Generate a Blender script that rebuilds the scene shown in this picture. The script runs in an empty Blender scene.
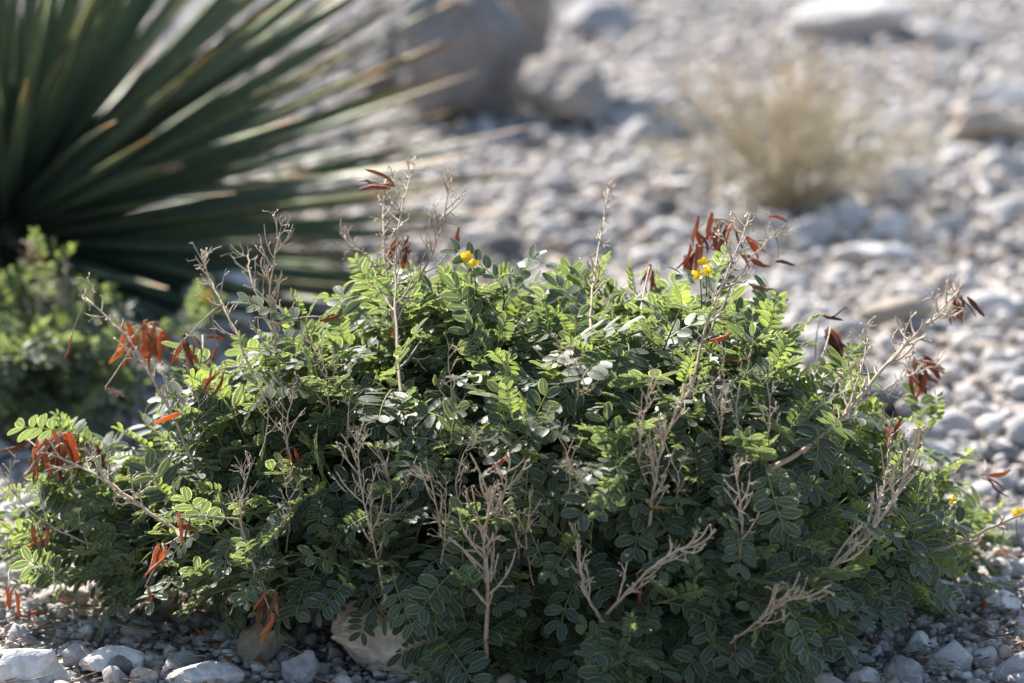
import bpy, math, random
import numpy as np
from mathutils import Vector, Matrix, Quaternion, noise
from mathutils.bvhtree import BVHTree

random.seed(7)
rng = np.random.default_rng(7)
R = math.radians
scene = bpy.context.scene
col = scene.collection

# ------------------------------------------------------------------ camera
CAM_Y, CAM_H, PITCH, LENS = -4.83, 1.32, R(11.96), 157.0
cam_d = bpy.data.cameras.new('camera')
cam_d.lens = LENS
cam_d.sensor_width = 36.0
cam_d.clip_start = 0.05
cam_d.clip_end = 600
cam_d.dof.use_dof = True
cam_d.dof.focus_distance = 4.70
cam_d.dof.aperture_fstop = 3.7
cam_d.dof.aperture_blades = 9
cam = bpy.data.objects.new('camera', cam_d)
cam.location = (0, CAM_Y, CAM_H)
cam.rotation_euler = (math.pi / 2 - PITCH, 0, 0)
col.objects.link(cam)
scene.camera = cam

# ------------------------------------------------------------------ sky, sun, exposure
SUN_EL = R(39)
SUN_H = Vector((-0.45, 0.89, 0)).normalized()           # horizontal direction towards the sun
SUN = Vector((SUN_H.x * math.cos(SUN_EL), SUN_H.y * math.cos(SUN_EL), math.sin(SUN_EL)))
world = bpy.data.worlds.new('World')
scene.world = world
world.use_nodes = True
wn = world.node_tree
sky = wn.nodes.new('ShaderNodeTexSky')
sky.sky_type = 'NISHITA'
sky.sun_disc = False
sky.sun_elevation = SUN_EL
sky.sun_rotation = math.atan2(SUN_H.x, SUN_H.y)
wn.links.new(sky.outputs[0], wn.nodes['Background'].inputs[0])
wn.nodes['Background'].inputs[1].default_value = 0.095
sun_d = bpy.data.lights.new('sun', 'SUN')
sun_d.energy = 5.0
sun_d.angle = R(0.53)
sun_d.color = (1.0, 0.95, 0.87)
sun = bpy.data.objects.new('sun', sun_d)
sun.rotation_euler = SUN.to_track_quat('Z', 'Y').to_euler()
sun.location = (-3, 5, 6)
col.objects.link(sun)
scene.view_settings.view_transform = 'Standard'
scene.view_settings.look = 'None'
scene.view_settings.exposure = 1.42
scene.view_settings.gamma = 1
scene.render.engine = 'CYCLES'
scene.cycles.use_denoising = True
scene.cycles.max_bounces = 6
scene.cycles.diffuse_bounces = 3
scene.cycles.glossy_bounces = 2
scene.cycles.transparent_max_bounces = 4

# ------------------------------------------------------------------ helpers: picture ray -> place
F_PX = 1024 * LENS / 36.0
CP, SP = math.cos(PITCH), math.sin(PITCH)
def ray(px, py):
    x, y = (px - 512) / F_PX, (341.5 - py) / F_PX
    return Vector((x, CP + y * SP, -SP + y * CP))
def at(px, py, Y):
    d = ray(px, py)
    t = (Y - CAM_Y) / d.y
    return Vector((d.x * t, Y, CAM_H + d.z * t))
def on_ground(px, py):
    d = ray(px, py)
    t = CAM_H / -d.z
    p = Vector((d.x * t, CAM_Y + d.y * t, 0))
    for _ in range(3):
        t = (CAM_H - gz(p.x, p.y)) / -d.z
        p = Vector((d.x * t, CAM_Y + d.y * t, 0))
    p.z = gz(p.x, p.y)
    return p
def to_px(p):
    v = Vector(p) - Vector((0, CAM_Y, CAM_H))
    dep = v.y * CP - v.z * SP
    up = v.y * SP + v.z * CP
    return 512 + F_PX * v.x / dep, 341.5 - F_PX * up / dep, dep
def gz(x, y):
    return (0.012 * np.sin(x * 2.9 + 0.7) * np.cos(y * 2.3) + 0.008 * np.sin(x * 5.3 + y * 4.1)
            + 0.03 * np.sin(x * .55 + 1.0) * np.sin(y * .48)) * np.clip((np.hypot(x, y) - .1) / .9, 0, 1)

def tag(o, label=None, cat=None, group=None, kind=None):
    if label: o['label'] = label
    if cat: o['category'] = cat
    if group: o['group'] = group
    if kind: o['kind'] = kind
    return o
def empty(name, loc):
    o = bpy.data.objects.new(name, None)
    o.location = loc
    o.empty_display_size = 0.05
    col.objects.link(o)
    return o
def link(name, me, parent=None, M=None):
    o = bpy.data.objects.new(name, me)
    col.objects.link(o)
    if parent is not None:
        o.parent = parent
        o.matrix_parent_inverse = Matrix.Translation(-parent.location)
    if M is not None:
        o.matrix_basis = M
    return o
def mesh_from(name, V, F, mat, smooth=True, attrs=None):
    me = bpy.data.meshes.new(name)
    V = np.asarray(V, dtype=np.float32)
    if isinstance(F, np.ndarray):
        n, k = F.shape
        me.vertices.add(len(V)); me.vertices.foreach_set('co', V.ravel())
        me.loops.add(n * k); me.loops.foreach_set('vertex_index', F.astype(np.int32).ravel())
        me.polygons.add(n)
        me.polygons.foreach_set('loop_start', np.arange(0, n * k, k, dtype=np.int32))
        me.update(calc_edges=True)
    else:
        me.from_pydata([tuple(v) for v in V], [], F)
    me.polygons.foreach_set('use_smooth', np.full(len(me.polygons), smooth, dtype=bool))
    for an, vals in (attrs or {}).items():
        a = me.attributes.new(an, 'FLOAT', 'POINT')
        a.data.foreach_set('value', np.asarray(vals, dtype=np.float32))
    me.materials.append(mat)
    me.update()
    return me

class Tubes:
    """collects tapered tubes into one triangle mesh"""
    def __init__(self): self.V, self.F, self.T = [], [], []
    def tube(self, pts, r0, r1, sides=5, t0=0.0, t1=1.0, cap=True):
        n = len(pts); b = len(self.V)
        prev = None
        for i, p in enumerate(pts):
            a = pts[max(i - 1, 0)]; c = pts[min(i + 1, n - 1)]
            d = (c - a).normalized() if (c - a).length > 1e-9 else Vector((0, 0, 1))
            if prev is None:
                u = d.orthogonal().normalized()
            else:
                u = (prev - d * prev.dot(d)).normalized()
            prev = u
            w = d.cross(u)
            f = i / (n - 1); r = r0 + (r1 - r0) * f
            for s in range(sides):
                an = 2 * math.pi * s / sides
                self.V.append(p + (u * math.cos(an) + w * math.sin(an)) * r)
                self.T.append(t0 + (t1 - t0) * f)
        for i in range(n - 1):
            for s in range(sides):
                a = b + i * sides + s; c = b + i * sides + (s + 1) % sides
                self.F.append((a, c, c + sides)); self.F.append((a, c + sides, a + sides))
        if cap:
            for base in (b, b + (n - 1) * sides):
                for s in range(1, sides - 1):
                    self.F.append((base, base + s, base + s + 1))
    def tri(self, a, b, c, t=0.5):
        k = len(self.V); self.V += [a, b, c]; self.T += [t] * 3; self.F.append((k, k + 1, k + 2))
    def mesh(self, name, mat):
        return mesh_from(name, np.array([tuple(v) for v in self.V]), np.array(self.F), mat, attrs={'along': self.T})
def bez(a, b, c, n):
    return [a * (1 - t) ** 2 + b * 2 * t * (1 - t) + c * t * t for t in (i / (n - 1) for i in range(n))]
def bez3(a, b, c, d, n):
    return [a * (1 - t) ** 3 + b * 3 * t * (1 - t) ** 2 + c * 3 * t * t * (1 - t) + d * t ** 3 for t in (i / (n - 1) for i in range(n))]
def rv(s=1.0): return Vector((random.uniform(-s, s), random.uniform(-s, s), random.uniform(-s, s)))

# ------------------------------------------------------------------ materials
def new_mat(name):
    m = bpy.data.materials.new(name); m.use_nodes = True
    nt = m.node_tree; return m, nt, nt.nodes['Principled BSDF'], nt.nodes['Material Output']
def N(nt, typ, **kw):
    n = nt.nodes.new(typ)
    for k, v in kw.items(): setattr(n, k, v)
    return n
def attr(nt, name): return N(nt, 'ShaderNodeAttribute', attribute_name=name).outputs['Fac']
def ramp(nt, fac, stops, interp='LINEAR'):
    r = N(nt, 'ShaderNodeValToRGB'); r.color_ramp.interpolation = interp
    e = r.color_ramp.elements
    while len(e) < len(stops): e.new(0.5)
    for k, (p, c) in enumerate(stops):
        e[k].position = p; e[k].color = (*c, 1) if len(c) == 3 else c
    nt.links.new(fac, r.inputs[0]); return r.outputs[0]
def mixc(nt, fac, a, b, mode='MIX'):
    m = N(nt, 'ShaderNodeMix', data_type='RGBA', blend_type=mode)
    for sock, v in ((m.inputs[0], fac), (m.inputs[6], a), (m.inputs[7], b)):
        if isinstance(v, (int, float)): sock.default_value = v
        elif isinstance(v, tuple): sock.default_value = (*v, 1) if len(v) == 3 else v
        else: nt.links.new(v, sock)
    return m.outputs[2]
def noise_tex(nt, scale, detail=4, rough=0.6, coord='Object'):
    tc = N(nt, 'ShaderNodeTexCoord'); n = N(nt, 'ShaderNodeTexNoise')
    n.inputs['Scale'].default_value = scale; n.inputs['Detail'].default_value = detail; n.inputs['Roughness'].default_value = rough
    nt.links.new(tc.outputs[coord], n.inputs['Vector']); return n.outputs[0]
def bump(nt, h, strength, dist, bsdf):
    b = N(nt, 'ShaderNodeBump'); b.inputs['Strength'].default_value = strength; b.inputs['Distance'].default_value = dist
    nt.links.new(h, b.inputs['Height']); nt.links.new(b.outputs[0], bsdf.inputs['Normal'])

def leafy(name, tint_stops, margin, trans_gain, trans_mix, rough=0.52, spec=0.36, rim=(0.80, 0.98), veins=True):
    m, nt, p, out = new_mat(name)
    base = ramp(nt, attr(nt, 'tint'), tint_stops)
    mott = noise_tex(nt, 260, 3)
    base = mixc(nt, 0.35, base, ramp(nt, mott, [(0.3, (0.6, 0.6, 0.6)), (0.7, (1.25, 1.25, 1.25))]), 'MULTIPLY')
    e = attr(nt, 'edge')
    mr = N(nt, 'ShaderNodeMapRange', interpolation_type='SMOOTHSTEP')
    nt.links.new(e, mr.inputs[0]); mr.inputs[1].default_value = rim[0]; mr.inputs[2].default_value = rim[1]
    c = mixc(nt, mr.outputs[0], base, margin)
    mid = N(nt, 'ShaderNodeMapRange', interpolation_type='SMOOTHSTEP')
    nt.links.new(e, mid.inputs[0]); mid.inputs[1].default_value = 0.10; mid.inputs[2].default_value = 0.0
    mid.inputs[4].default_value = 0.55 if veins else 0
    c = mixc(nt, mid.outputs[0], c, margin)
    nt.links.new(c, p.inputs['Base Color'])
    p.inputs['Roughness'].default_value = rough
    p.inputs['Specular IOR Level'].default_value = spec
    p.inputs['Sheen Weight'].default_value = 0.08
    p.inputs['Sheen Roughness'].default_value = 0.4
    bump(nt, mott, 0.25, 0.001, p)
    tr = N(nt, 'ShaderNodeBsdfTranslucent')
    tc = mixc(nt, 1.0, c, trans_gain, 'MULTIPLY')
    nt.links.new(tc, tr.inputs[0])
    mx = N(nt, 'ShaderNodeMixShader'); mx.inputs[0].default_value = trans_mix
    nt.links.new(p.outputs[0], mx.inputs[1]); nt.links.new(tr.outputs[0], mx.inputs[2])
    nt.links.new(mx.outputs[0], out.inputs[0])
    return m
M_leaf = leafy('senna_leaf', [(0.0, (0.042, 0.062, 0.054)), (0.45, (0.058, 0.084, 0.060)), (0.75, (0.090, 0.132, 0.050)), (1.0, (0.17, 0.205, 0.04))],
               (0.29, 0.31, 0.19), (3.5, 3.4, 1.5), 0.38)

def woody(name, c0, c1, scale=150, rough=0.8):
    m, nt, p, out = new_mat(name)
    n = noise_tex(nt, scale, 4)
    c = mixc(nt, 1.0, ramp(nt, attr(nt, 'along'), [(0, c0), (1, c1)]), ramp(nt, n, [(0.25, (0.6, 0.58, 0.55)), (0.75, (1.25, 1.25, 1.25))]), 'MULTIPLY')
    nt.links.new(c, p.inputs['Base Color']); p.inputs['Roughness'].default_value = rough
    bump(nt, n, 0.5, 0.001, p)
    return m
M_stem = woody('senna_stem', (0.12, 0.085, 0.055), (0.13, 0.15, 0.055))
M_dry = woody('dry_stalk', (0.30, 0.215, 0.145), (0.50, 0.405, 0.30))
M_scrub = woody('scrub_twig', (0.30, 0.25, 0.16), (0.62, 0.50, 0.36))

def pod_mat(name, lo, hi, gain):
    m, nt, p, out = new_mat(name)
    oi = N(nt, 'ShaderNodeObjectInfo')
    c = ramp(nt, oi.outputs['Random'], [(0, lo), (0.55, hi), (1, (hi[0] * 1.35, hi[1] * 1.6, hi[2] * 1.4))])
    n = noise_tex(nt, 220, 3)
    c = mixc(nt, 1.0, c, ramp(nt, n, [(0.3, (0.38, 0.36, 0.36)), (0.65, (1.35, 1.3, 1.3))]), 'MULTIPLY')
    c = mixc(nt, attr(nt, 'pale'), c, (0.42, 0.33, 0.25))
    nt.links.new(c, p.inputs['Base Color']); p.inputs['Roughness'].default_value = 0.5
    bump(nt, n, 0.6, 0.0015, p)
    tr = N(nt, 'ShaderNodeBsdfTranslucent')
    nt.links.new(mixc(nt, 1.0, c, gain, 'MULTIPLY'), tr.inputs[0])
    mx = N(nt, 'ShaderNodeMixShader'); mx.inputs[0].default_value = 0.40
    nt.links.new(p.outputs[0], mx.inputs[1]); nt.links.new(tr.outputs[0], mx.inputs[2]); nt.links.new(mx.outputs[0], out.inputs[0])
    return m
M_pod = pod_mat('seed_pod', (0.095, 0.045, 0.032), (0.20, 0.085, 0.048), (2.5, 2.0, 1.4))
M_pod_bright = pod_mat('seed_pod_orange', (0.23, 0.08, 0.03), (0.38, 0.14, 0.045), (2.4, 2.1, 1.4))

m, nt, p, out = new_mat('petal')
p.inputs['Base Color'].default_value = (0.85, 0.52, 0.015, 1); p.inputs['Roughness'].default_value = 0.5
tr = N(nt, 'ShaderNodeBsdfTranslucent'); tr.inputs[0].default_value = (0.9, 0.6, 0.02, 1)
mx = N(nt, 'ShaderNodeMixShader'); mx.inputs[0].default_value = 0.4
nt.links.new(p.outputs[0], mx.inputs[1]); nt.links.new(tr.outputs[0], mx.inputs[2]); nt.links.new(mx.outputs[0], out.inputs[0])
M_petal = m

def stone_mat(name, use_obj, scale=9.0):
    m, nt, p, out = new_mat(name)
    if use_obj:
        c = N(nt, 'ShaderNodeObjectInfo').outputs['Color']
    else:
        c = ramp(nt, attr(nt, 'tint'), [(0.0, (0.18, 0.17, 0.17)), (0.2, (0.34, 0.32, 0.31)), (0.5, (0.48, 0.45, 0.43)), (0.8, (0.60, 0.565, 0.535)), (0.93, (0.39, 0.31, 0.25)), (1.0, (0.74, 0.71, 0.68))])
    n = noise_tex(nt, scale * (1 if use_obj else 6), 6, 0.65)
    n2 = noise_tex(nt, scale * 7, 4, 0.7)
    c = mixc(nt, 1.0, c, ramp(nt, n, [(0.28, (0.62, 0.6, 0.58)), (0.5, (1, 1, 1)), (0.75, (1.18, 1.16, 1.12))]), 'MULTIPLY')
    c = mixc(nt, 1.0, c, ramp(nt, n2, [(0.3, (0.72, 0.70, 0.68)), (0.6, (1.06, 1.06, 1.06))]), 'MULTIPLY')
    nt.links.new(c, p.inputs['Base Color']); p.inputs['Roughness'].default_value = 0.85
    p.inputs['Specular IOR Level'].default_value = 0.3
    add = N(nt, 'ShaderNodeMath', operation='MULTIPLY_ADD'); nt.links.new(n, add.inputs[0]); add.inputs[1].default_value = 2.0; nt.links.new(n2, add.inputs[2])
    bump(nt, add.outputs[0], 0.55, 0.008 if use_obj else 0.003, p)
    return m
M_stone = stone_mat('limestone', True, 12)
M_gravel = stone_mat('gravel', False, 12)

m, nt, p, out = new_mat('ground')
n1 = noise_tex(nt, 2.5, 5); n2 = noise_tex(nt, 60, 6, 0.7)
tc = N(nt, 'ShaderNodeTexCoord'); vo = N(nt, 'ShaderNodeTexVoronoi'); vo.inputs['Scale'].default_value = 38
nt.links.new(tc.outputs['Object'], vo.inputs['Vector'])
sep = N(nt, 'ShaderNodeSeparateColor'); nt.links.new(vo.outputs['Color'], sep.inputs[0])
c = ramp(nt, sep.outputs[0], [(0, (0.32, 0.29, 0.265)), (0.5, (0.42, 0.385, 0.355)), (1, (0.54, 0.50, 0.46))])
c = mixc(nt, 1.0, c, ramp(nt, n2, [(0.3, (0.65, 0.62, 0.6)), (0.7, (1.1, 1.1, 1.1))]), 'MULTIPLY')
c = mixc(nt, 1.0, c, ramp(nt, n1, [(0.3, (0.85, 0.83, 0.8)), (0.7, (1.05, 1.05, 1.05))]), 'MULTIPLY')
nt.links.new(c, p.inputs['Base Color']); p.inputs['Roughness'].default_value = 0.95
bump(nt, n2, 0.8, 0.01, p)
M_ground = m

# ------------------------------------------------------------------ ground sheet (reaches the horizon)
xs = np.concatenate([[-300, -120, -50, -20, -8, -4], np.linspace(-2.4, 2.4, 110), [4, 8, 20, 50, 120, 300]])
ys = np.concatenate([[-60, -20, -8, -5, -3, -2], np.linspace(-1.4, 7, 150), [8, 10, 14, 25, 60, 150, 300]])
X, Y = np.meshgrid(xs, ys)
Z = np.where((np.abs(X) < 12) & (np.abs(Y) < 16), gz(X, Y), 0) - 0.004
V = np.stack([X.ravel(), Y.ravel(), Z.ravel()], 1)
nx, ny = len(xs), len(ys)
ii, jj = np.meshgrid(np.arange(nx - 1), np.arange(ny - 1))
a = (jj * nx + ii).ravel()
F = np.stack([a, a + 1, a + nx + 1, a + nx], 1)
ground = link('ground', mesh_from('ground', V, F, M_ground))
tag(ground, 'dusty pale ground beneath the gravel', kind='structure')

# ------------------------------------------------------------------ stones
def ico(sub):
    import bmesh
    bm = bmesh.new(); bmesh.ops.create_icosphere(bm, subdivisions=sub, radius=1)
    V = np.array([v.co[:] for v in bm.verts]); F = np.array([[v.index for v in f.verts] for f in bm.faces])
    bm.free(); return V, F
ICO = {k: ico(k) for k in (1, 2, 3, 4, 5)}
def rock_shape(sub, seed, cuts=9, amp=0.16, cut_lo=0.55, cut_hi=0.9, fine=0.0):
    """angular worn rock: a sphere clipped by random planes, then roughened"""
    r = np.random.default_rng(seed)
    V = ICO[sub][0].copy(); F = ICO[sub][1]
    for _ in range(cuts):
        n = r.normal(size=3); n /= np.linalg.norm(n)
        d = r.uniform(cut_lo, cut_hi)
        over = V @ n - d
        V -= np.outer(np.where(over > 0, over * 0.93, 0), n)
    out = []
    for v in V:
        p = Vector(v)
        k = noise.fractal(p * 1.3 + Vector((seed * 3.1, 1, 2)), 1.0, 2.0, 4) * amp
        if fine: k += noise.fractal(p * 6 + Vector((seed, 7, 2)), 0.9, 2.0, 4) * fine
        out.append(v * (1 + k))
    return np.array(out), F

def bevel_shade(me, ang=32):
    try:
        import bmesh
        bm = bmesh.new(); bm.from_mesh(me)
        for e in bm.edges:
            if len(e.link_faces) == 2 and e.calc_face_angle(0) > R(ang): e.smooth = False
        bm.to_mesh(me); bm.free()
    except Exception: pass

STONE_MESH = []
for k in range(14):
    V, F = rock_shape(3, 40 + k, cuts=10, amp=0.14, fine=0.025)
    STONE_MESH.append(mesh_from('stone', V, F, M_stone))

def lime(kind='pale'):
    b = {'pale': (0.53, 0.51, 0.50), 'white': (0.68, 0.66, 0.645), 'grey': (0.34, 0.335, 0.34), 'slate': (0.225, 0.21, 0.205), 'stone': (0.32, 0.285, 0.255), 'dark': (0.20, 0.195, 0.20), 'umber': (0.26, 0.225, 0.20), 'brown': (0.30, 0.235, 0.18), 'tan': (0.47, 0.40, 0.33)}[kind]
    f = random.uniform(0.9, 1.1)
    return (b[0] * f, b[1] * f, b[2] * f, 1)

ROCKS = []      # (x, y, radius) kept clear by other stones
def rock(name, px, py, w, h, label, tone, seed, depth=0.8, rot=0.0, tilt=(0, 0), sub=4, cuts=8, sink=0.12, clip=(0.5, 0.85), amp=0.14, cat='rock', group=None, dy=0.0):
    """a rock whose front foot stands on the ground at (px, py), w by h picture pixels in size there"""
    g = on_ground(px, py)
    mpp = to_px(g)[2] / F_PX
    sx = w * mpp / 2; sz = h * mpp / 2; sy = sx * depth
    V, F = rock_shape(sub, seed, cuts=cuts, amp=amp, cut_lo=clip[0], cut_hi=clip[1], fine=0.05)
    V = V / np.abs(V).max(0)
    M = Matrix.Rotation(rot, 3, 'Z') @ Matrix.Rotation(tilt[0], 3, 'X') @ Matrix.Rotation(tilt[1], 3, 'Y')
    V = V @ np.array(M).T
    V = V / np.abs(V).max(0) * np.array([sx, sy, sz / (1 - sink / 2)])
    V[:, 2] += -V[:, 2].min() - sink * 2 * sz
    me = mesh_from('rock', V, F, M_stone)
    o = link(name, me)
    c = Vector((g.x, g.y + sy + dy, 0)); c.z = float(gz(c.x, c.y)) - 0.002
    o.location = c
    o.color = lime(tone)
    tag(o, label, cat, group)
    ROCKS.append((c.x, c.y, max(sx, sy)))
    return o

# ---- the boulders and the other rocks that stand out
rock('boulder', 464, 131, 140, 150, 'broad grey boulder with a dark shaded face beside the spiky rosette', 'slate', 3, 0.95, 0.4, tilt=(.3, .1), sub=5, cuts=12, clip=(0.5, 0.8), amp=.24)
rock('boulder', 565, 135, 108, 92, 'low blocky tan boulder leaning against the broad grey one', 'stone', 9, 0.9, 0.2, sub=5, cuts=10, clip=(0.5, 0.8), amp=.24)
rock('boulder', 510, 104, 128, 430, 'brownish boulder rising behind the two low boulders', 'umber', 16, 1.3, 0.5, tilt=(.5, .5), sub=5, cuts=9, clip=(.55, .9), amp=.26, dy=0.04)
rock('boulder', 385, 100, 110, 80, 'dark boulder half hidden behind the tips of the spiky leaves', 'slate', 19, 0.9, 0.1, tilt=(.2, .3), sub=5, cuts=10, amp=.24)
rock('rock', 603, 40, 80, 44, 'flat grey slab lying on gravel behind the boulders', 'grey', 23, 0.9, 0.2, tilt=(0.1, -0.2))
rock('rock', 858, 46, 135, 52, 'broad pale ledge of rock with a tan shaded edge at the top of the slope', 'pale', 27, 0.7, 0.1)
rock('rock', 955, 58, 72, 38, 'smaller rounded pale rock next to the broad ledge', 'pale', 29, 0.8)
rock('rock', 992, 150, 100, 48, 'brown-sided rock with a deep shadow near the dry shrub', 'tan', 31, 0.8, 0.2)
rock('rock', 1006, 108, 72, 30, 'flat pale slab resting just beyond the brown-sided rock', 'pale', 33, 0.8)
rock('rock', 842, 231, 64, 30, 'rounded grey rock at the foot of the dry shrub', 'pale', 35, 0.8)
rock('rock', 888, 243, 42, 34, 'upright cream stone beside the rounded grey rock at the shrub foot', 'white', 37, 0.8, 0.5, tilt=(0.2, 0.5))
rock('rock', 868, 264, 74, 20, 'flat pale slab in front of the rounded rock and the upright stone', 'white', 39, 0.6, 0.1)
rock('rock', 222, 334, 92, 62, 'big whitish rock at the edge of the spiky rosette shadow', 'white', 41, 0.85, 0.2)
rock('rock', 160, 312, 60, 30, 'grey rock tucked under the drooping spiky leaves', 'grey', 43, 0.8)
rock('rock', 28, 524, 66, 38, 'long whitish slab poking out from the bush edge', 'white', 45, 0.55, 0.5, tilt=(0, -0.25))
rock('rock', 28, 694, 92, 50, 'smooth cream rock with a rounded top on the gravel', 'white', 47, 0.8, 0.1)
rock('rock', 118, 681, 84, 36, 'low angular blue-grey rock next to the smooth cream rock', 'pale', 49, 0.7, 0.3)
rock('rock', 2, 690, 40, 40, 'small dark grey stone against the smooth cream rock', 'dark', 51, 0.8)
rock('rock', 205, 694, 84, 30, 'flat grey rock just below hanging leaflets', 'pale', 53, 0.6, 0.2)
rock('rock', 264, 668, 58, 46, 'brown rock shaded by the bush', 'brown', 55, 0.8, 0.3)
rock('rock', 386, 688, 175, 92, 'large tan rock half buried under the front of the bush', 'tan', 57, 0.5, 0.15, sub=5, cuts=13, clip=(.4, .8), amp=.22)
rock('rock', 303, 690, 46, 42, 'grey stone leaning on the large tan rock', 'grey', 59, 0.8)
rock('rock', 120, 606, 66, 40, 'shaded grey rock beneath the low sprawling stems', 'grey', 61, 0.8)
rock('rock', 908, 690, 50, 34, 'blue-grey stone in the shade beside the bush', 'grey', 63, 0.8)
rock('rock', 862, 694, 40, 26, 'small pale stone in the shade under drooping leaves', 'pale', 65, 0.8)
rock('rock', 740, 694, 70, 34, 'shaded grey stone under the dark leaves of the bush', 'grey', 67, 0.8)
rock('rock', 1003, 462, 44, 22, 'dark bluish stone on the gravel beyond the bush tips', 'dark', 69, 0.8)
rock('rock', 1004, 612, 40, 24, 'sunlit pale stone lying among fallen red pods', 'white', 71, 0.8)

# bush silhouette in picture pixels, only used to skip stones nobody can see
SIL = [(0, 470), (60, 430), (170, 370), (330, 300), (470, 275), (570, 255), (700, 280), (820, 335), (880, 410), (985, 500), (985, 560), (930, 650), (900, 683), (480, 683), (290, 640), (0, 600)]
def in_poly(x, y, P=SIL):
    c = False; j = len(P) - 1
    for i in range(len(P)):
        if (P[i][1] > y) != (P[j][1] > y) and x < (P[j][0] - P[i][0]) * (y - P[i][1]) / (P[j][1] - P[i][1]) + P[i][0]: c = not c
        j = i
    return c
SOTOL = on_ground(4, 288)
LAND = [(on_ground(*q), t) for q, t in (((60, 660), 'near the smooth cream rock'), ((210, 670), 'under the hanging leaflets'), ((20, 540), 'by the long whitish slab'),
    ((960, 660), 'in the shade of the bush'), ((985, 575), 'among the fallen red pods'), ((1000, 470), 'just past the bush tips'), ((900, 330), 'on the open gravel behind the bush'), ((985, 380), 'on the sunny gravel behind the pods'),
    ((860, 240), 'by the dry shrub foot'), ((980, 250), 'on the gravel below the brown-sided rock'), ((700, 215), 'at the end of the boulder shadow'), ((980, 140), 'beside the brown-sided rock'),
    ((560, 180), 'in the boulder shadow'), ((640, 90), 'between the boulders and the dry shrub'), ((720, 30), 'up the slope behind the dry shrub'), ((860, 60), 'below the broad pale ledge'), ((950, 50), 'by the rounded pale rock'),
    ((340, 200), 'under the tips of the spiky leaves'), ((400, 240), 'between the spiky rosette and the bush'), ((480, 200), 'in front of the broad grey boulder'), ((220, 320), 'by the big whitish rock'), ((100, 300), 'in the shade of the spiky rosette'), ((600, 30), 'by the flat grey slab'))]
TONES = [('pale', 'pale grey', .42), ('white', 'whitish', .2), ('grey', 'mid grey', .2), ('tan', 'tan', .1), ('dark', 'dark grey', .08)]
placed = 0; tries = 0
PLACED = []
while placed < 250 and tries < 20000:
    tries += 1
    px, py = random.uniform(-6, 1030), random.triangular(2, 700, 330)
    if in_poly(px, py): continue
    if px < 330 and py < 285 and random.random() < 0.85: continue
    g = on_ground(px, py)
    mpp = to_px(g)[2] / F_PX
    far = g.y > 0.4
    r = (random.uniform(0.012, 0.03) if not far else 0.0145 + 0.032 * random.random() ** 2.6)
    if any((g.x - a) ** 2 + (g.y - b) ** 2 < (c * 0.95 + r * .8) ** 2 for a, b, c in ROCKS): continue
    if any((g.x - a) ** 2 + (g.y - b) ** 2 < ((c + r) * .8) ** 2 for a, b, c in PLACED): continue
    if -0.66 < g.x < 0.0 and abs(g.y + 0.12) < 0.2 and random.random() < .6: continue
    PLACED.append((g.x, g.y, r))
    u = random.random(); acc = 0
    for tone, word, wgt in TONES:
        acc += wgt
        if u < acc: break
    zone = min(LAND, key=lambda t: (t[0].x - g.x) ** 2 + (t[0].y - g.y) ** 2)[1]
    o = link('stone', random.choice(STONE_MESH))
    s = (r * random.uniform(1.0, 1.6), r * random.uniform(.75, 1.1), r * random.uniform(.45, .85))
    o.scale = s
    o.rotation_euler = (random.gauss(0, .18), random.gauss(0, .18), random.uniform(-.9, .9) if random.random() < .7 else random.uniform(0, 6.28))
    o.location = (g.x, g.y, g.z + s[2] * .38)
    o.color = lime(tone)
    big = 'chunky' if r > .03 else 'small' if r < .021 else 'middling'
    big += ' flat' if s[2] / s[0] < .42 else ' long' if s[0] / s[1] > 1.65 else ' stubby' if s[0] / s[1] < 1.15 else ''
    tag(o, f'{big} {word} stone {zone}', 'stone', f'{big} {word} stones {zone}')
    placed += 1

# ---- the gravel between them
def gravel(name, n, xr, yr, r_med, r_sig, sub, label, flat=(0.45, 0.95), keep=None, brown=.08, mean=.52):
    x = rng.uniform(*xr, n); y = rng.uniform(*yr, n)
    k = keep(x, y) if keep else np.ones(n, bool)
    x, y = x[k], y[k]; n = len(x)
    rad = np.clip(r_med * np.exp(rng.normal(0, r_sig, n)), r_med * .35, r_med * 3.0)
    B = [rock_shape(sub, 300 + i, cuts=9, amp=0.16 if sub == 1 else .2, cut_lo=.4, cut_hi=.8) for i in range(10)]
    idx = rng.integers(0, len(B), n)
    BV = np.stack([b[0] for b in B]); BF = B[0][1]
    V = BV[idx]
    s = np.stack([rad * rng.uniform(.95, 1.45, n), rad * rng.uniform(.75, 1.1, n), rad * rng.uniform(*flat, n)], 1)
    V = V * s[:, None, :]
    tx, ty, tz = rng.normal(0, .25, n), rng.normal(0, .25, n), rng.uniform(0, 6.283, n)
    def rot(V, ang, i, j):
        c, s_ = np.cos(ang)[:, None], np.sin(ang)[:, None]
        a, b = V[:, :, i].copy(), V[:, :, j].copy()
        V[:, :, i] = a * c - b * s_; V[:, :, j] = a * s_ + b * c
    rot(V, tx, 1, 2); rot(V, ty, 0, 2); rot(V, tz, 0, 1)
    V += np.stack([x, y, gz(x, y) + s[:, 2] * rng.uniform(.1, .75, n)], 1)[:, None, :]
    nv = BV.shape[1]
    F = (BF[None] + (np.arange(n) * nv)[:, None, None]).reshape(-1, 3)
    tint = np.repeat(np.where(rng.random(n) < brown, rng.uniform(.9, .955, n), np.clip(rng.normal(mean, .25, n), 0, 1)), nv)
    o = link(name, mesh_from(name, V.reshape(-1, 3), F, M_gravel, attrs={'tint': tint}))
    tag(o, label, 'gravel', kind='stuff')
near_keep = lambda x, y: (np.abs(x) < .5 + .13 * (y + 5.2))
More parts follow.
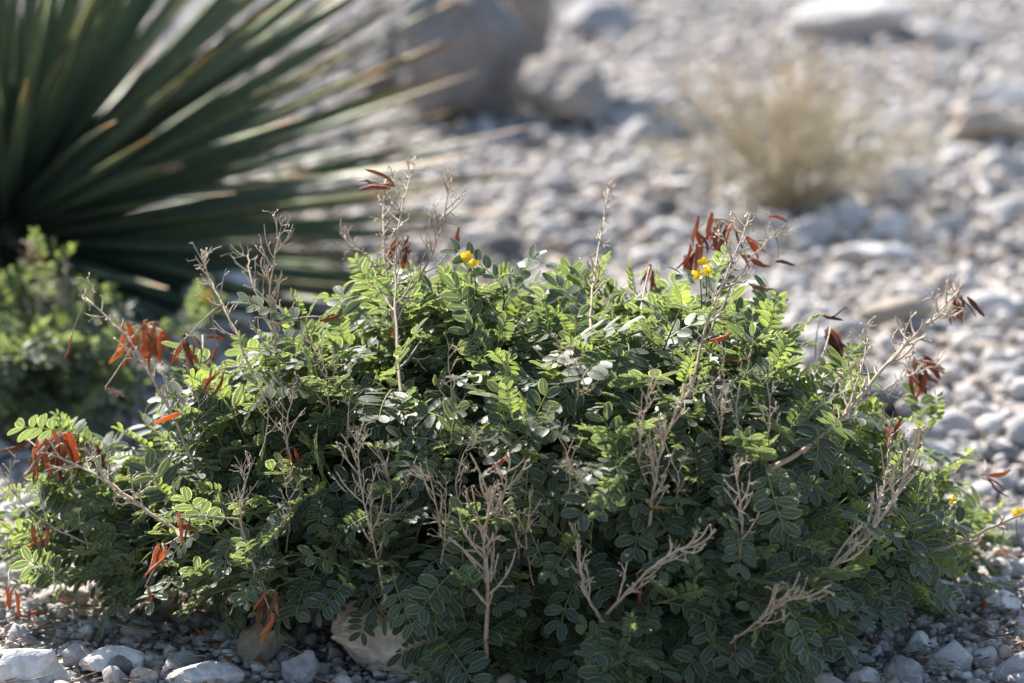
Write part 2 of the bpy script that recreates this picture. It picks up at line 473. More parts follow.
gravel('gravel', 9000, (-1.15, 1.15), (-.85, .75), .0075, .5, 2, 'small angular limestone gravel around the foot of the bush', keep=near_keep, brown=.16, mean=.48)
gravel('gravel', 15000, (-1.0, 1.0), (-.8, .6), .0042, .4, 1, 'fine limestone grit between the gravel stones', keep=near_keep, brown=.4, mean=.4)
gravel('gravel', 56000, (-1.9, 1.9), (.75, 6.6), .0078, .66, 1, 'pale limestone gravel covering the dry slope behind the bush', keep=near_keep, brown=.14)

# ------------------------------------------------------------------ compound leaves of the senna
def leaflet(L, W, fold, curl, tint, rs):
    """returns verts, tris, edge, tint; lies along +x, surface up"""
    st = [0.0, 0.14, 0.40, 0.70, 0.92, 1.0]
    hw = [0.0, 0.66, 1.0, 0.97, 0.58, 0.0]
    V, E = [], []
    def pt(x, y):
        z = abs(y) * math.tan(fold) - curl * (x / L) ** 2 * L
        return (x, y, z)
    V.append(pt(0, 0)); E.append(1)
    mid, lf, rt = [], [], []
    for s, w in zip(st[1:-1], hw[1:-1]):
        mid.append(len(V)); V.append(pt(s * L, 0)); E.append(0)
        lf.append(len(V)); V.append(pt(s * L, w * W / 2)); E.append(1)
        rt.append(len(V)); V.append(pt(s * L, -w * W / 2)); E.append(1)
    tip = len(V); V.append(pt(L, 0)); E.append(1)
    F = [(0, mid[0], lf[0]), (0, rt[0], mid[0])]
    for i in range(3):
        F += [(mid[i], mid[i + 1], lf[i + 1]), (mid[i], lf[i + 1], lf[i]), (mid[i], rt[i + 1], mid[i + 1]), (mid[i], rt[i], rt[i + 1])]
    F += [(mid[3], tip, lf[3]), (mid[3], rt[3], tip)]
    return np.array(V), np.array(F), np.array(E, float), np.full(len(V), tint)

def compound_leaf(seed, pairs, L, ll, lw, young=0.0):
    rs = random.Random(seed)
    VV, FF, EE, TT = [], [], [], []
    nb = 0
    def add(V, F, E, T):
        nonlocal nb
        VV.append(V); FF.append(F + nb); EE.append(E); TT.append(T); nb += len(V)
    droop = rs.uniform(0.15, 0.75) * (1 - young)
    side = rs.uniform(-.25, .25)
    def rach(s):   # point and tangent angle at fraction s
        a = -droop * s
        x = L * (s - droop ** 2 * s ** 3 / 6); z = -L * droop * s * s / 2
        return np.array([x, L * side * s * s / 2, z]), a
    pts = [Vector(rach(k / 6)[0]) for k in range(7)]
    tb = Tubes(); tb.tube(pts, 0.0010, 0.0005, 3, cap=False)
    add(np.array([tuple(v) for v in tb.V]), np.array(tb.F), np.full(len(tb.V), .9), np.full(len(tb.V), .8))
    base_t = rs.uniform(.15, .5) + young * .45
    for k in range(pairs):
        s = 0.20 + 0.78 * k / (pairs - 1)
        p, a = rach(s)
        size = (0.72 + 0.34 * math.sin(math.pi * (0.25 + 0.5 * k / (pairs - 1)))) * rs.uniform(.9, 1.08)
        for sg in (1, -1):
            if rs.random() < .04: continue
            V, F, E, T = leaflet(ll * size, lw * size * rs.uniform(.9, 1.1), rs.uniform(.08, .30) + young * .6, rs.uniform(-.05, .22), min(1, max(0, base_t + rs.uniform(-.12, .14))), rs)
            spread = R(rs.uniform(62, 76)) if k < pairs - 1 else R(rs.uniform(30, 46))
            M = (Matrix.Rotation(-a, 3, 'Y') @ Matrix.Rotation(sg * spread, 3, 'Z') @ Matrix.Rotation(-rs.uniform(-.12, .32) - young * .4, 3, 'Y') @ Matrix.Rotation(rs.uniform(-.35, .35), 3, 'X'))
            V = V @ np.array(M).T + p + np.array([0, sg * 0.0012, 0])
            add(V, F, E, T)
    return np.concatenate(VV), np.concatenate(FF), np.concatenate(EE), np.concatenate(TT)
VARS = []
for k in range(14):
    VARS.append(compound_leaf(k, random.choice([4, 5, 5, 6]), random.uniform(.056, .074), random.uniform(.0205, .0255), random.uniform(.0105, .0128)))
for k in range(4):   # young folded leaves at the shoot tips
    VARS.append(compound_leaf(50 + k, 6, random.uniform(.034, .046), .013, .0055, young=random.uniform(.5, .9)))
VAR_MESH = [mesh_from('leaf', v[0], v[1], M_leaf, attrs={'edge': v[2], 'tint': v[3]}) for v in VARS]

def leaf_frame(pos, d, nrm, s):
    d = d.normalized()
    n = (nrm - d * nrm.dot(d))
    if n.length < 1e-4: n = d.orthogonal()
    n.normalize()
    y = n.cross(d)
    return Matrix(((d.x * s, y.x * s, n.x * s, pos.x), (d.y * s, y.y * s, n.y * s, pos.y), (d.z * s, y.z * s, n.z * s, pos.z), (0, 0, 0, 1)))

def grow_stem(path, r0, out_n, leaves, side_n, leaf_from=0.35, side_len=(.04, .10), step=.017, centre=Vector((0, 0, .1))):
    """one leafy stem with side shoots: returns its woody mesh builder, appends leaf frames"""
    tb = Tubes()
    tb.tube(path, r0, r0 * .35, 5, 0, 1)
    def put_leaves(pts, start, st):
        acc = 0; ang = random.uniform(0, 6.28)
        tot = sum((pts[i + 1] - pts[i]).length for i in range(len(pts) - 1)); s = start * tot; run = 0
        for i in range(len(pts) - 1):
            seg = pts[i + 1] - pts[i]; l = seg.length
            while s <= run + l:
                p = pts[i] + seg * ((s - run) / l)
                t = seg.normalized()
                u = t.orthogonal().normalized(); w = t.cross(u)
                ang += 2.4 + random.uniform(-.4, .4)
                q = u * math.cos(ang) + w * math.sin(ang)
                outw = (p - centre); outw.z *= .8
                outw = outw.normalized() if outw.length > 1e-6 else Vector((0, 0, 1))
                d = q * .9 + t * .55 + outw * .35 + Vector((0, 0, -.12))
                nrm = Vector((0, 0, .75)) + outw * .55 + SUN * .15 + rv(.45)
                near_tip = s > tot * .93
                vi = random.randrange(14, 18) if (near_tip and random.random() < .3) else random.randrange(14)
                leaves.append((leaf_frame(p, d, nrm, random.uniform(.62, 1.12)), vi))
                s += st * random.uniform(.7, 1.35)
            run += l
        t = (pts[-1] - pts[-2])
        for _ in range(1):
            leaves.append((leaf_frame(pts[-1], t.normalized() + rv(.5), Vector((0, 0, .6)) + rv(.6), random.uniform(.6, 1)), random.randrange(14, 18)))
    put_leaves(path, leaf_from, step * 1.1)
    n = len(path)
    for k in range(side_n):
        f = random.uniform(leaf_from * .8, .95)
        i = min(n - 2, int(f * (n - 1)))
        p = path[i]
        t = (path[i + 1] - path[i]).normalized()
        outw = (p - centre).normalized()
        d = (t * .7 + outw * .5 + rv(.9) + Vector((0, 0, .25))).normalized()
        l = random.uniform(*side_len)
        q = p + d * l + Vector((0, 0, .02 * random.uniform(-1, 1)))
        if q.z < .02: q.z = .02 + random.random() * .02
        c = p + d * l * .5 + rv(.015)
        pts = bez(p, c, q, 5)
        tb.tube(pts, r0 * .5, r0 * .25, 4, .5, 1)
        put_leaves(pts, .2, step)
    return tb

def surf_noise(p): return noise.noise(Vector(p) * 5.5) * .10 + noise.noise(Vector(p) * 12) * .05
# envelope of the big bush: height and half-depth as a function of x
EX = [-.62, -.55, -.47, -.39, -.30, -.13, 0.0, .07, .21, .29, .34, .385, .435, .49]
EH = [.05, .09, .14, .19, .25, .315, .33, .33, .31, .285, .255, .195, .125, .07]
EY = [.07, .10, .13, .18, .25, .34, .37, .38, .37, .35, .32, .28, .22, .12]
EC = [-.05, -.06, -.06, -.06, -.06, -.07, -.09, -.12, -.15, -.16, -.13, -.09, -.04, .0]
def env(x): return float(np.interp(x, EX, EH)), float(np.interp(x, EX, EY)), float(np.interp(x, EX, EC))

leaves = []
bush = empty('senna_bush', (0.02, 0, 0))
tag(bush, 'wide leafy green bush in flower and seed with dry pods and bare stalks', 'bush')
CEN = Vector((.02, -.06, .06))
stems = []
targets = []
while len(targets) < 160:
    x = random.uniform(-.61, .49)
    h, dy, yc = env(x)
    th = random.uniform(-1.0, 1.0)
    ph = math.asin(max(-1, min(1, random.uniform(-1, 1))))
    y = dy * math.sin(ph) * .97
    z = h * math.cos(ph) ** .75
    if y > .15 and random.random() < .35: continue
    if x < -.33 and random.random() < .5: continue
    if y < -.2 and random.random() < .5: z *= random.uniform(.3, 1)
    P = Vector((x, y, z))
    k = 1 + surf_noise(P)
    P = Vector((CEN.x + (x - CEN.x) * min(1.02, k), yc + y * k, max(.065 if x < -.28 else .03, z * k)))
    if any((P - t).length < .045 for t in targets): continue
    targets.append(P)
for P in targets:
    o = Vector((random.gauss(.03, .06) + P.x * .18, random.gauss(-.07, .05) + P.y * .15, 0.0))
    v = P - o
    hor = Vector((v.x, v.y, 0))
    c1 = o + hor * .28 + Vector((0, 0, .45 * P.z + .05)) + rv(.03)
    c2 = o + hor * .72 + Vector((0, 0, .92 * P.z + .03)) + rv(.03)
    path = bez3(o, c1, c2, P, 11)
    tb = grow_stem(path, random.uniform(.0022, .0034), P, leaves, random.randint(3, 5), leaf_from=.42, centre=CEN)
    link('stem', tb.mesh('stem', M_stem), bush)

# which leaves show largest from where the photograph was taken: the 300 that do become parts, the rest one mass
print('leaves', len(leaves))
LF = np.array([np.array(m) for m, _ in leaves]); LI = np.array([v for _, v in leaves])
# drop leaves dug into the ground
low = LF[:, 2, 3] + np.minimum(0, LF[:, 2, 0]) * .06 > -.01
LF, LI = LF[low], LI[low]
allV, allF, owner = [], [], []
nb = 0
for i in range(len(LF)):
    V, F, E, T = VARS[LI[i]]
    allV.append(V @ LF[i][:3, :3].T + LF[i][:3, 3]); allF.append(F + nb); owner.append(np.full(len(F), i)); nb += len(V)
owner = np.concatenate(owner)
bvh = BVHTree.FromPolygons(np.concatenate(allV).tolist(), np.concatenate(allF).tolist(), all_triangles=True)
hits = np.zeros(len(LF))
o0 = Vector((0, CAM_Y, CAM_H))
for py in range(180, 683, 3):
    for px in range(0, 1024, 3):
        loc, nrm, fi, dist = bvh.ray_cast(o0, ray(px, py).normalized())
        if fi is not None: hits[owner[fi]] += 1
order = np.argsort(-hits)
top = set(order[:300].tolist())
for i in order[:300]:
    link('leaf', VAR_MESH[LI[i]], bush, Matrix(LF[i].tolist()))
def front(px, py, default, spread=6):
    """how far back the leafy surface lies at a picture point"""
    best = None
    for dx in (-spread, 0, spread):
        for dy in (-spread, 0, spread):
            loc = bvh.ray_cast(o0, ray(px + dx, py + dy).normalized())[0]
            if loc is not None and (best is None or loc.y < best): best = loc.y
    return default if best is None else min(best, default + .3)
keepi = [i for i in range(len(LF)) if i not in top]
V = np.concatenate([allV[i] for i in keepi])
off = 0; FF = []
for i in keepi:
    FF.append(VARS[LI[i]][1] + off); off += len(allV[i])
E = np.concatenate([VARS[LI[i]][2] for i in keepi]); T = np.concatenate([np.clip(VARS[LI[i]][3] + rng.normal(0, .09), 0, 1) for i in keepi])
fol = link('foliage', mesh_from('foliage', V, np.concatenate(FF), M_leaf, attrs={'edge': E, 'tint': T}), bush)
fol['kind'] = 'stuff'
del allV, allF

# ------------------------------------------------------------------ dry flower stalks
def stalk_mesh(pts, r, n_br, br_len=(.02, .05), ped=3, spread=.8):
    tb = Tubes()
    tb.tube(pts, r, r * .38, 5, 0, 1)
    n = len(pts)
    tips = []
    def twig(p, d, l, r_, lev):
        c = p + d * l * .5 + rv(l * .12)
        q = p + (d + Vector((0, 0, .35))).normalized() * l + rv(l * .12)
        w = bez(p, c, q, 5)
        tb.tube(w, r_, r_ * .55, 4, .5, 1, cap=False)
        tips.append(q)
        if lev == 0:
            for k in range(random.randint(1, ped)):      # pedicels with hooked ends
                i = random.randint(1, 3)
                dd = ((w[i + 1] - w[i]).normalized() + rv(1.1)).normalized()
                ll = random.uniform(.005, .011)
                e = w[i] + dd * ll
                hook = e + (dd + rv(1.2)).normalized() * .0045
                tb.tube([w[i], w[i] + dd * ll * .6, e, hook], r_ * .7, r_ * .5, 3, .8, 1, cap=False)
                if random.random() < .5: tb.tube([hook, hook + dd * .0022], r_ * .9, r_ * 1.0, 4, .6, .7)
    for k in range(n_br):
        f = .25 + .75 * (k + random.random()) / n_br
        i = min(n - 2, int(f * (n - 1)))
        fr = f * (n - 1) - i
        p = pts[i].lerp(pts[i + 1], min(1, fr))
        t = (pts[i + 1] - pts[i]).normalized()
        q = rv(1.0); q = (q - t * q.dot(t)).normalized()
        d = (t * .9 + q * spread).normalized()
        l = random.uniform(*br_len) * (1.25 - .55 * f)
        twig(p, d, l, r * .62, 0)
        for _ in range(random.randint(0, 1)):
            twig(p + d * l * random.uniform(.3, .7), (d + rv(.8)).normalized(), l * .55, r * .38, 0)
    twig(pts[-1], (pts[-1] - pts[-2]).normalized(), .015, r * .4, 0)
    return tb
def dry_stalk(parent, pix, Y, r=.0019, n_br=12, **kw):
    """pix: picture points from foot to tip; Y: distance behind the bush centre at foot and tip"""
    m = len(pix)
    if parent is bush:
        Y = (front(*pix[0], Y[0]) + .03, min(front(*pix[-1], Y[1]), front(*pix[-2], Y[1])) - .02)
    P = [at(px, py, Y[0] + (Y[1] - Y[0]) * k / (m - 1)) for k, (px, py) in enumerate(pix)]
    # smooth polyline
    pts = []
    for k in range(m - 1):
        p0, p1, p2, p3 = P[max(k - 1, 0)], P[k], P[k + 1], P[min(k + 2, m - 1)]
        for s in range(5):
            t = s / 5
            pts.append(.5 * ((2 * p1) + (p2 - p0) * t + (2 * p0 - 5 * p1 + 4 * p2 - p3) * t * t + (3 * p1 - p0 - 3 * p2 + p3) * t ** 3) + rv(.0012))
    pts.append(P[-1])
    STALK_PTS.extend(pts)
    return link('dry_stalk', stalk_mesh(pts, r, n_br, **kw).mesh('dry_stalk', M_dry), parent)

STALK_PTS = []
S = lambda *a, **k: dry_stalk(bush, *a, **k)
S([(402, 420), (398, 350), (384, 250), (386, 178)], (.02, .06), .0021, 16, br_len=(.022, .05))
S([(404, 400), (392, 300), (362, 245), (346, 200)] if 0 else [(398, 360), (396, 300), (398, 230), (412, 172)], (.02, .03), .0018, 14, br_len=(.02, .045))
S([(398, 330), (420, 280), (440, 230), (452, 178)], (.04, .0), .0016, 13, br_len=(.02, .045))
S([(396, 300), (372, 262), (350, 240)], (.02, 0), .0012, 6)
S([(590, 330), (592, 290), (600, 240), (608, 190)], (.02, .05), .0017, 15, br_len=(.014, .034), spread=.6)
S([(690, 400), (705, 330), (728, 270), (748, 222)], (.0, .02), .0019, 16, br_len=(.02, .05))
S([(712, 330), (730, 290), (758, 250), (778, 235)], (.0, .04), .0013, 9)
S([(650, 560), (652, 500), (662, 450), (684, 390)], (-.36, -.28), .0022, 16, br_len=(.02, .045), spread=.6)
S([(655, 500), (640, 460), (644, 420), (650, 385)], (-.34, -.28), .0014, 9, spread=.6)
S([(770, 470), (830, 430), (885, 365), (920, 330), (958, 292)], (.0, .05), .0028, 20, br_len=(.02, .055), spread=.6)
S([(845, 415), (860, 375), (868, 335)], (.0, .03), .0015, 9, br_len=(.015, .035))
S([(850, 410), (890, 385), (935, 365)], (.02, .05), .0015, 8)
S([(775, 605), (830, 568), (884, 515), (912, 455)], (-.28, -.18), .0030, 15, br_len=(.025, .06), spread=.55)
S([(868, 535), (880, 500), (888, 460), (892, 425)], (-.24, -.16), .0017, 10, br_len=(.02, .04), spread=.6)
S([(486, 662), (488, 600), (484, 550), (490, 500)], (-.43, -.42), .0028, 20, br_len=(.035, .07), spread=.75, ped=2)
S([(490, 560), (500, 510), (508, 470)], (-.40, -.36), .0015, 8)
S([(604, 622), (590, 600), (580, 570), (577, 538)], (-.43, -.43), .0022, 11, br_len=(.015, .03), spread=.55)
S([(600, 622), (622, 598), (655, 565), (690, 543)], (-.43, -.42), .0024, 12, br_len=(.02, .05), spread=.6)
S([(385, 600), (376, 550), (362, 490), (358, 440)], (-.40, -.34), .0015, 16, br_len=(.02, .05))
S([(378, 560), (392, 500), (382, 460)], (-.38, -.33), .0012, 9)
S([(722, 648), (750, 628), (775, 608), (798, 596)], (-.44, -.40), .0018, 10, br_len=(.03, .06), spread=.4)
S([(285, 420), (276, 340), (270, 290), (280, 232)], (-.08, .02), .0017, 15, br_len=(.02, .05))
S([(272, 330), (252, 280), (248, 255)], (-.02, .03), .0012, 6)
S([(258, 390), (235, 330), (215, 290), (203, 262)], (-.08, 0), .0015, 12, br_len=(.015, .04))
S([(195, 470), (165, 400), (125, 335), (86, 298)], (-.12, -.02), .0018, 13, br_len=(.02, .05))
S([(180, 535), (140, 505), (95, 475), (52, 455)], (-.15, -.06), .0024, 14, br_len=(.02, .05))
S([(120, 530), (50, 480), (2, 508)] if 0 else [(140, 560), (80, 540), (35, 515), (5, 480)], (-.18, -.1), .0016, 7)
S([(330, 430), (328, 390), (322, 350)], (-.2, -.15), .0012, 8)
S([(292, 470), (286, 430), (294, 390)], (-.24, -.18), .0012, 9)
S([(935, 552), (975, 535), (1030, 512)], (-.06, -.02), .0024, 5, br_len=(.01, .025))
S([(520, 420), (530, 360), (524, 320)] if 0 else [(574, 420), (578, 380), (570, 350)], (-.2, -.16), .0013, 7)
S([(455, 560), (440, 520), (428, 470)], (-.36, -.3), .0013, 8)
S([(252, 560), (240, 520), (250, 470)], (-.3, -.24), .0013, 8)
S([(740, 560), (742, 520), (735, 470)], (-.34, -.28), .0013, 8)
for _ in range(16):
    x, y = random.uniform(190, 800), random.uniform(380, 560)
    dd = -.02 - .36 * (y - 300) / 300
    S([(x, y + 40), (x + random.uniform(-8, 8), y), (x + random.uniform(-22, 22), y - random.uniform(25, 50))], (dd, dd + .03), .0009, 6, br_len=(.012, .03))

# ------------------------------------------------------------------ seed pods
def pod_mesh(seed, mat):
    rs = random.Random(seed)
    n, k = 9, 8
    bend = rs.uniform(-.8, .8); tw = rs.uniform(-1.6, 1.6)
    V, F, P = [], [], []
    for i in range(n):
        t = i / (n - 1)
        w = max(.06, math.sin(math.pi * min(1, t * .93 + .04)) ** .55) * (1 - .12 * t)
        wob = 1 + .10 * math.sin(t * 34 + seed)
        cx = t - .0; cy = bend * t * t * .35; cz = .09 * math.sin(t * 4 + seed)
        for j in range(k):
            a = 2 * math.pi * j / k + tw * t
            V.append((cx, cy + math.cos(a) * .105 * w * wob * (1 + .12 * rs.uniform(-1, 1)), cz + math.sin(a) * .045 * w * wob)); P.append(.75 if j in (0, 4) and rs.random() < .7 else 0)
    for i in range(n - 1):
        for j in range(k):
            a, b = i * k + j, i * k + (j + 1) % k
            F.append((a, b, b + k)); F.append((a, b + k, a + k))
    for b in (0, (n - 1) * k):
        for j in range(1, k - 1): F.append((b, b + j, b + j + 1))
    return mesh_from('seed_pod', np.array(V), np.array(F), mat, attrs={'pale': P})
PODS = [pod_mesh(k, M_pod) for k in range(7)]
PODS_B = [pod_mesh(20 + k, M_pod_bright) for k in range(5)]
def pod(parent, p, d, L, bright, name='seed_pod'):
    d = d.normalized(); u = d.cross(rv(1)).normalized(); w = d.cross(u)
    L2 = L * random.uniform(.9, 1.15)
    M = Matrix(((d.x * L, u.x * L2, w.x * L2, p.x), (d.y * L, u.y * L2, w.y * L2, p.y), (d.z * L, u.z * L2, w.z * L2, p.z), (0, 0, 0, 1)))
    return link(name, random.choice(PODS_B if bright else PODS), parent, M)
def pods(px, py, Y, n, ang=(60, 120), spread=(8, 8), L=(.024, .034), bright=.3, parent=None):
    """n pods hanging about a picture point; ang: picture direction they point (0 right, 90 down)"""
    if parent is None: Y = min(Y, front(px, py, Y) - .015)
    n = n if n < 3 else int(n * 1.45)
    tb = Tubes()
    c = at(px + random.uniform(-3, 3), py - 3, Y)
    ax, ay = px + random.uniform(-14, 14), (py + 42 if py < 400 else py - 20)
    near = min(STALK_PTS, key=lambda q: (q - c).length)
    foot = near if (near - c).length < .075 else at(ax, ay, (front(ax, ay, Y) if parent is None else Y) + .03)
    tb.tube(bez(foot, foot.lerp(c, .5) + rv(.008), c, 6), .0011, .0007, 4, .2, .8)
    for _ in range(n):
        p = at(px + random.uniform(-1, 1) * spread[0], py + random.uniform(-1, 1) * spread[1], Y + random.uniform(-.015, .015))
        a = R(random.uniform(*ang))
        d = Vector((math.cos(a), random.uniform(-.5, .5), -math.sin(a)))
        pod(parent or bush, p, d, random.uniform(*L), random.random() < bright)
        tb.tube(bez(c, c.lerp(p, .5) + Vector((0, 0, .004)), p + d.normalized() * .001, 4), .0006, .0005, 3, .4, 1, cap=False)
    link('pod_stalk', tb.mesh('pod_stalk', M_dry), parent or bush)
pods(392, 184, .03, 4, (160, 205), (3, 4), (.03, .036), .35)
pods(404, 215, .03, 1, (165, 175), (1, 1), (.024, .026), .1)
pods(404, 244, .03, 7, (80, 150), (9, 7), (.026, .034), .5)
pods(460, 228, .02, 1, (108, 115), (0, 0), (.028, .03), 0)
pods(715, 222, .02, 9, (50, 130), (20, 10), (.026, .036), .45)
pods(692, 248, .02, 4, (80, 120), (6, 12), (.028, .036), .6)
pods(742, 248, .02, 3, (20, 60), (10, 12), (.024, .03), .2)
pods(768, 216, .03, 1, (5, 10), (1, 1), (.02, .022), .6)
pods(748, 284, .02, 1, (8, 14), (1, 1), (.026, .028), 0)
pods(775, 263, .03, 1, (-5, 5), (1, 1), (.022, .024), 0)
pods(652, 268, .02, 4, (75, 115), (5, 5), (.024, .03), .1)
pods(824, 318, .03, 2, (-20, 20), (3, 3), (.02, .026), .4)
pods(828, 330, .03, 5, (50, 110), (6, 8), (.028, .036), .15)
pods(915, 366, .05, 9, (20, 100), (14, 10), (.026, .038), .2)
pods(956, 296, .05, 5, (40, 95), (8, 4), (.024, .032), .3)
pods(968, 298, .05, 1, (35, 42), (1, 1), (.028, .03), 0)
pods(895, 425, -.16, 3, (70, 120), (8, 8), (.02, .026), .2)
pods(143, 330, .1, 15, (70, 130), (24, 12), (.03, .042), .75)
pods(186, 340, .06, 6, (60, 115), (12, 6), (.024, .034), .05)
pods(74, 336, -.02, 1, (118, 126), (0, 0), (.026, .028), .3)
pods(218, 346, -.04, 1, (110, 120), (0, 0), (.028, .03), 1)
pods(220, 372, -.06, 4, (95, 140), (8, 6), (.022, .032), .6)
pods(205, 338, 0, 1, (0, 10), (0, 0), (.024, .026), 0)
pods(105, 390, -.06, 1, (0, 10), (0, 0), (.024, .026), .2)
pods(180, 412, -.12, 2, (150, 190), (4, 4), (.026, .032), .8)
pods(58, 440, -.06, 13, (75, 135), (24, 10), (.03, .045), .7)
pods(92, 450, -.08, 4, (80, 140), (8, 10), (.026, .036), .3)
pods(28, 442, -.04, 1, (160, 168), (0, 0), (.036, .04), 0)
pods(290, 452, -.26, 4, (70, 150), (6, 4), (.02, .026), 1)
pods(508, 456, -.36, 1, (140, 150), (0, 0), (.028, .03), 1)
pods(320, 320, -.1, 1, (-5, 5), (0, 0), (.024, .026), .4)
pods(395, 318, -.12, 1, (85, 95), (0, 0), (.022, .024), .4)
pods(165, 548, -.28, 3, (105, 130), (4, 4), (.032, .04), 1)
pods(268, 596, -.34, 6, (80, 130), (10, 8), (.026, .036), .35)
pods(272, 618, -.36, 2, (90, 110), (4, 4), (.026, .03), 1)
pods(12, 588, -.2, 3, (60, 110), (6, 4), (.024, .03), 1)
pods(40, 530, -.16, 3, (80, 130), (8, 6), (.02, .028), .5)
pods(180, 518, -.22, 3, (20, 160), (8, 8), (.02, .03), 1)
pods(145, 590, -.3, 2, (60, 140), (6, 6), (.018, .024), .8)
pods(638, 578, -.43, 1, (70, 80), (0, 0), (.026, .028), 1)
pods(382, 604, -.4, 1, (55, 65), (0, 0), (.018, .02), 1)
pods(650, 505, -.36, 1, (20, 40), (2, 2), (.014, .018), .8)
pods(735, 640, -.42, 1, (70, 90), (2, 2), (.014, .018), .6)
pods(710, 340, -.04, 1, (-8, 5), (2, 2), (.024, .028), .3)
pods(720, 360, -.06, 1, (-8, 5), (2, 2), (.024, .028), .3)
pods(980, 478, -.03, 3, (0, 60), (12, 6), (.024, .03), .3)

# ------------------------------------------------------------------ flowers
def flower_mesh(seed):
    rs = random.Random(seed); V, F = [], []
    for k in range(5):
        a = 2 * math.pi * k / 5 + rs.uniform(-.15, .15); cup = rs.uniform(-.2, .9); l = .0085 * rs.uniform(.7, 1.15); w = .0032 * rs.uniform(.7, 1.1)
        b = len(V)
        for (s, hw) in ((.08, .25), (.45, 1), (.8, .95), (1, .35)):
            for t in (-1, 0, 1):
                x = s * l; y = t * hw * w; z = cup * x * s + .0006 * abs(t)
                V.append((x * math.cos(a) - y * math.sin(a), x * math.sin(a) + y * math.cos(a), z))
        for i in range(3):
            for j in range(2):
                q = b + i * 3 + j; F.append((q, q + 1, q + 4, q + 3))
    return mesh_from('flower', np.array(V), np.array(F), M_petal)
def flower(parent, px, py, Y, s=1.0):
    if parent is bush: Y = min(Y, front(px, py, Y) - .012)
    p = at(px, py, Y)
    n = Vector((random.uniform(-.4, .4), -.8, .6)).normalized()
    M = leaf_frame(p, n.orthogonal(), n, s)
    o = link('flower', flower_mesh(random.randrange(999)), parent, M)
    o['label'] = 'small yellow open flower'
    tb = Tubes(); q = p + Vector((.004, .02, -.04)); tb.tube(bez(p - n * .0002, p - n * .01, q, 6), .0006, .001, 4)
    link('flower_stalk', tb.mesh('flower_stalk', M_stem), parent)
flower(bush, 468, 258, 0.0, 1.05); flower(bush, 473, 264, .01, .8)
flower(bush, 704, 263, .0, .9); flower(bush, 699, 275, .0, .9); flower(bush, 708, 272, .01, .7)
flower(bush, 1017, 514, -.03, .8); flower(bush, 953, 500, -.1, .7)

# ------------------------------------------------------------------ second, smaller senna behind the left end
b2c = on_ground(30, 424)
bush2 = empty('senna_bush', b2c)
tag(bush2, 'smaller out-of-focus green bush between the big bush and the spiky rosette', 'bush')
l2 = []
c2 = b2c + Vector((0, 0, .05))
for k in range(34):
    a = random.uniform(0, 6.283); e = random.uniform(.12, 1.35)
    P = b2c + Vector((math.cos(a) * math.cos(e) * .15, math.sin(a) * math.cos(e) * .15, .02 + math.sin(e) * .15)) * random.uniform(.85, 1.1)
    P.z = max(P.z, b2c.z + .03)
    if k == 0: P = at(205, 318, b2c.y - .02)
    if k == 1: P = at(180, 330, b2c.y)
    o = b2c + Vector((random.gauss(0, .02), random.gauss(0, .02), 0))
    path = bez(o, o.lerp(P, .5) + Vector((0, 0, .04)), P, 8)
    tb = grow_stem(path, .0022, P, l2, 1 if k > 1 else 0, leaf_from=.35 if k > 1 else .7, side_len=(.03, .07), step=.02, centre=c2)
    link('stem', tb.mesh('stem', M_stem), bush2)
random.shuffle(l2)
dist2 = lambda f: f[0].translation.y - f[0].translation.z
l2.sort(key=dist2)
for M_, vi in l2[:290]:
    link('leaf', VAR_MESH[vi], bush2, M_)
VV, FF, EE, TT = [], [], [], []; off = 0
for M_, vi in l2[290:]:
    v, f, e, t = VARS[vi]; A = np.array(M_)
    VV.append(v @ A[:3, :3].T + A[:3, 3]); FF.append(f + off); EE.append(e); TT.append(t); off += len(v)
if VV:
    fo = link('foliage', mesh_from('foliage', np.concatenate(VV), np.concatenate(FF), M_leaf, attrs={'edge': np.concatenate(EE), 'tint': np.concatenate(TT)}), bush2); fo['kind'] = 'stuff'
Y2 = b2c.y
dry_stalk(bush2, [(38, 345), (38, 300), (36, 246)], (Y2, Y2), .0018, 16, br_len=(.015, .035))
dry_stalk(bush2, [(35, 330), (60, 310), (66, 270)], (Y2, Y2), .0014, 8)
pods(34, 254, Y2, 6, (40, 140), (8, 5), (.012, .018), .7, parent=bush2)
flower(bush2, 207, 299, Y2 - .02, 1.3)

# ------------------------------------------------------------------ spiky rosette (sotol)
m, nt, p, out = new_mat('sotol_blade')
al = attr(nt, 'along'); ed = attr(nt, 'edge'); dr = attr(nt, 'dry')
g = ramp(nt, al, [(0, (0.20, 0.22, 0.13)), (.10, (0.10, 0.145, 0.105)), (.75, (0.125, 0.165, 0.095)), (.88, (0.18, 0.18, 0.07)), (.93, (0.34, 0.17, 0.08)), (1, (0.42, 0.34, 0.26))])
g = mixc(nt, ramp(nt, ed, [(.8, (0, 0, 0)), (.98, (.75, .75, .75))]), g, (0.30, 0.27, 0.10))
nn = noise_tex(nt, 30, 4)
g = mixc(nt, 1.0, g, ramp(nt, nn, [(.3, (.75, .75, .75)), (.7, (1.2, 1.2, 1.2))]), 'MULTIPLY')
g = mixc(nt, dr, g, (0.33, 0.24, 0.15))
nt.links.new(g, p.inputs['Base Color']); p.inputs['Roughness'].default_value = .52; p.inputs['Specular IOR Level'].default_value = .22
tr = N(nt, 'ShaderNodeBsdfTranslucent'); nt.links.new(mixc(nt, 1.0, g, (2.2, 2.2, 1.0), 'MULTIPLY'), tr.inputs[0])
mx = N(nt, 'ShaderNodeMixShader'); mx.inputs[0].default_value = .14
nt.links.new(p.outputs[0], mx.inputs[1]); nt.links.new(tr.outputs[0], mx.inputs[2]); nt.links.new(mx.outputs[0], out.inputs[0])
M_blade = m
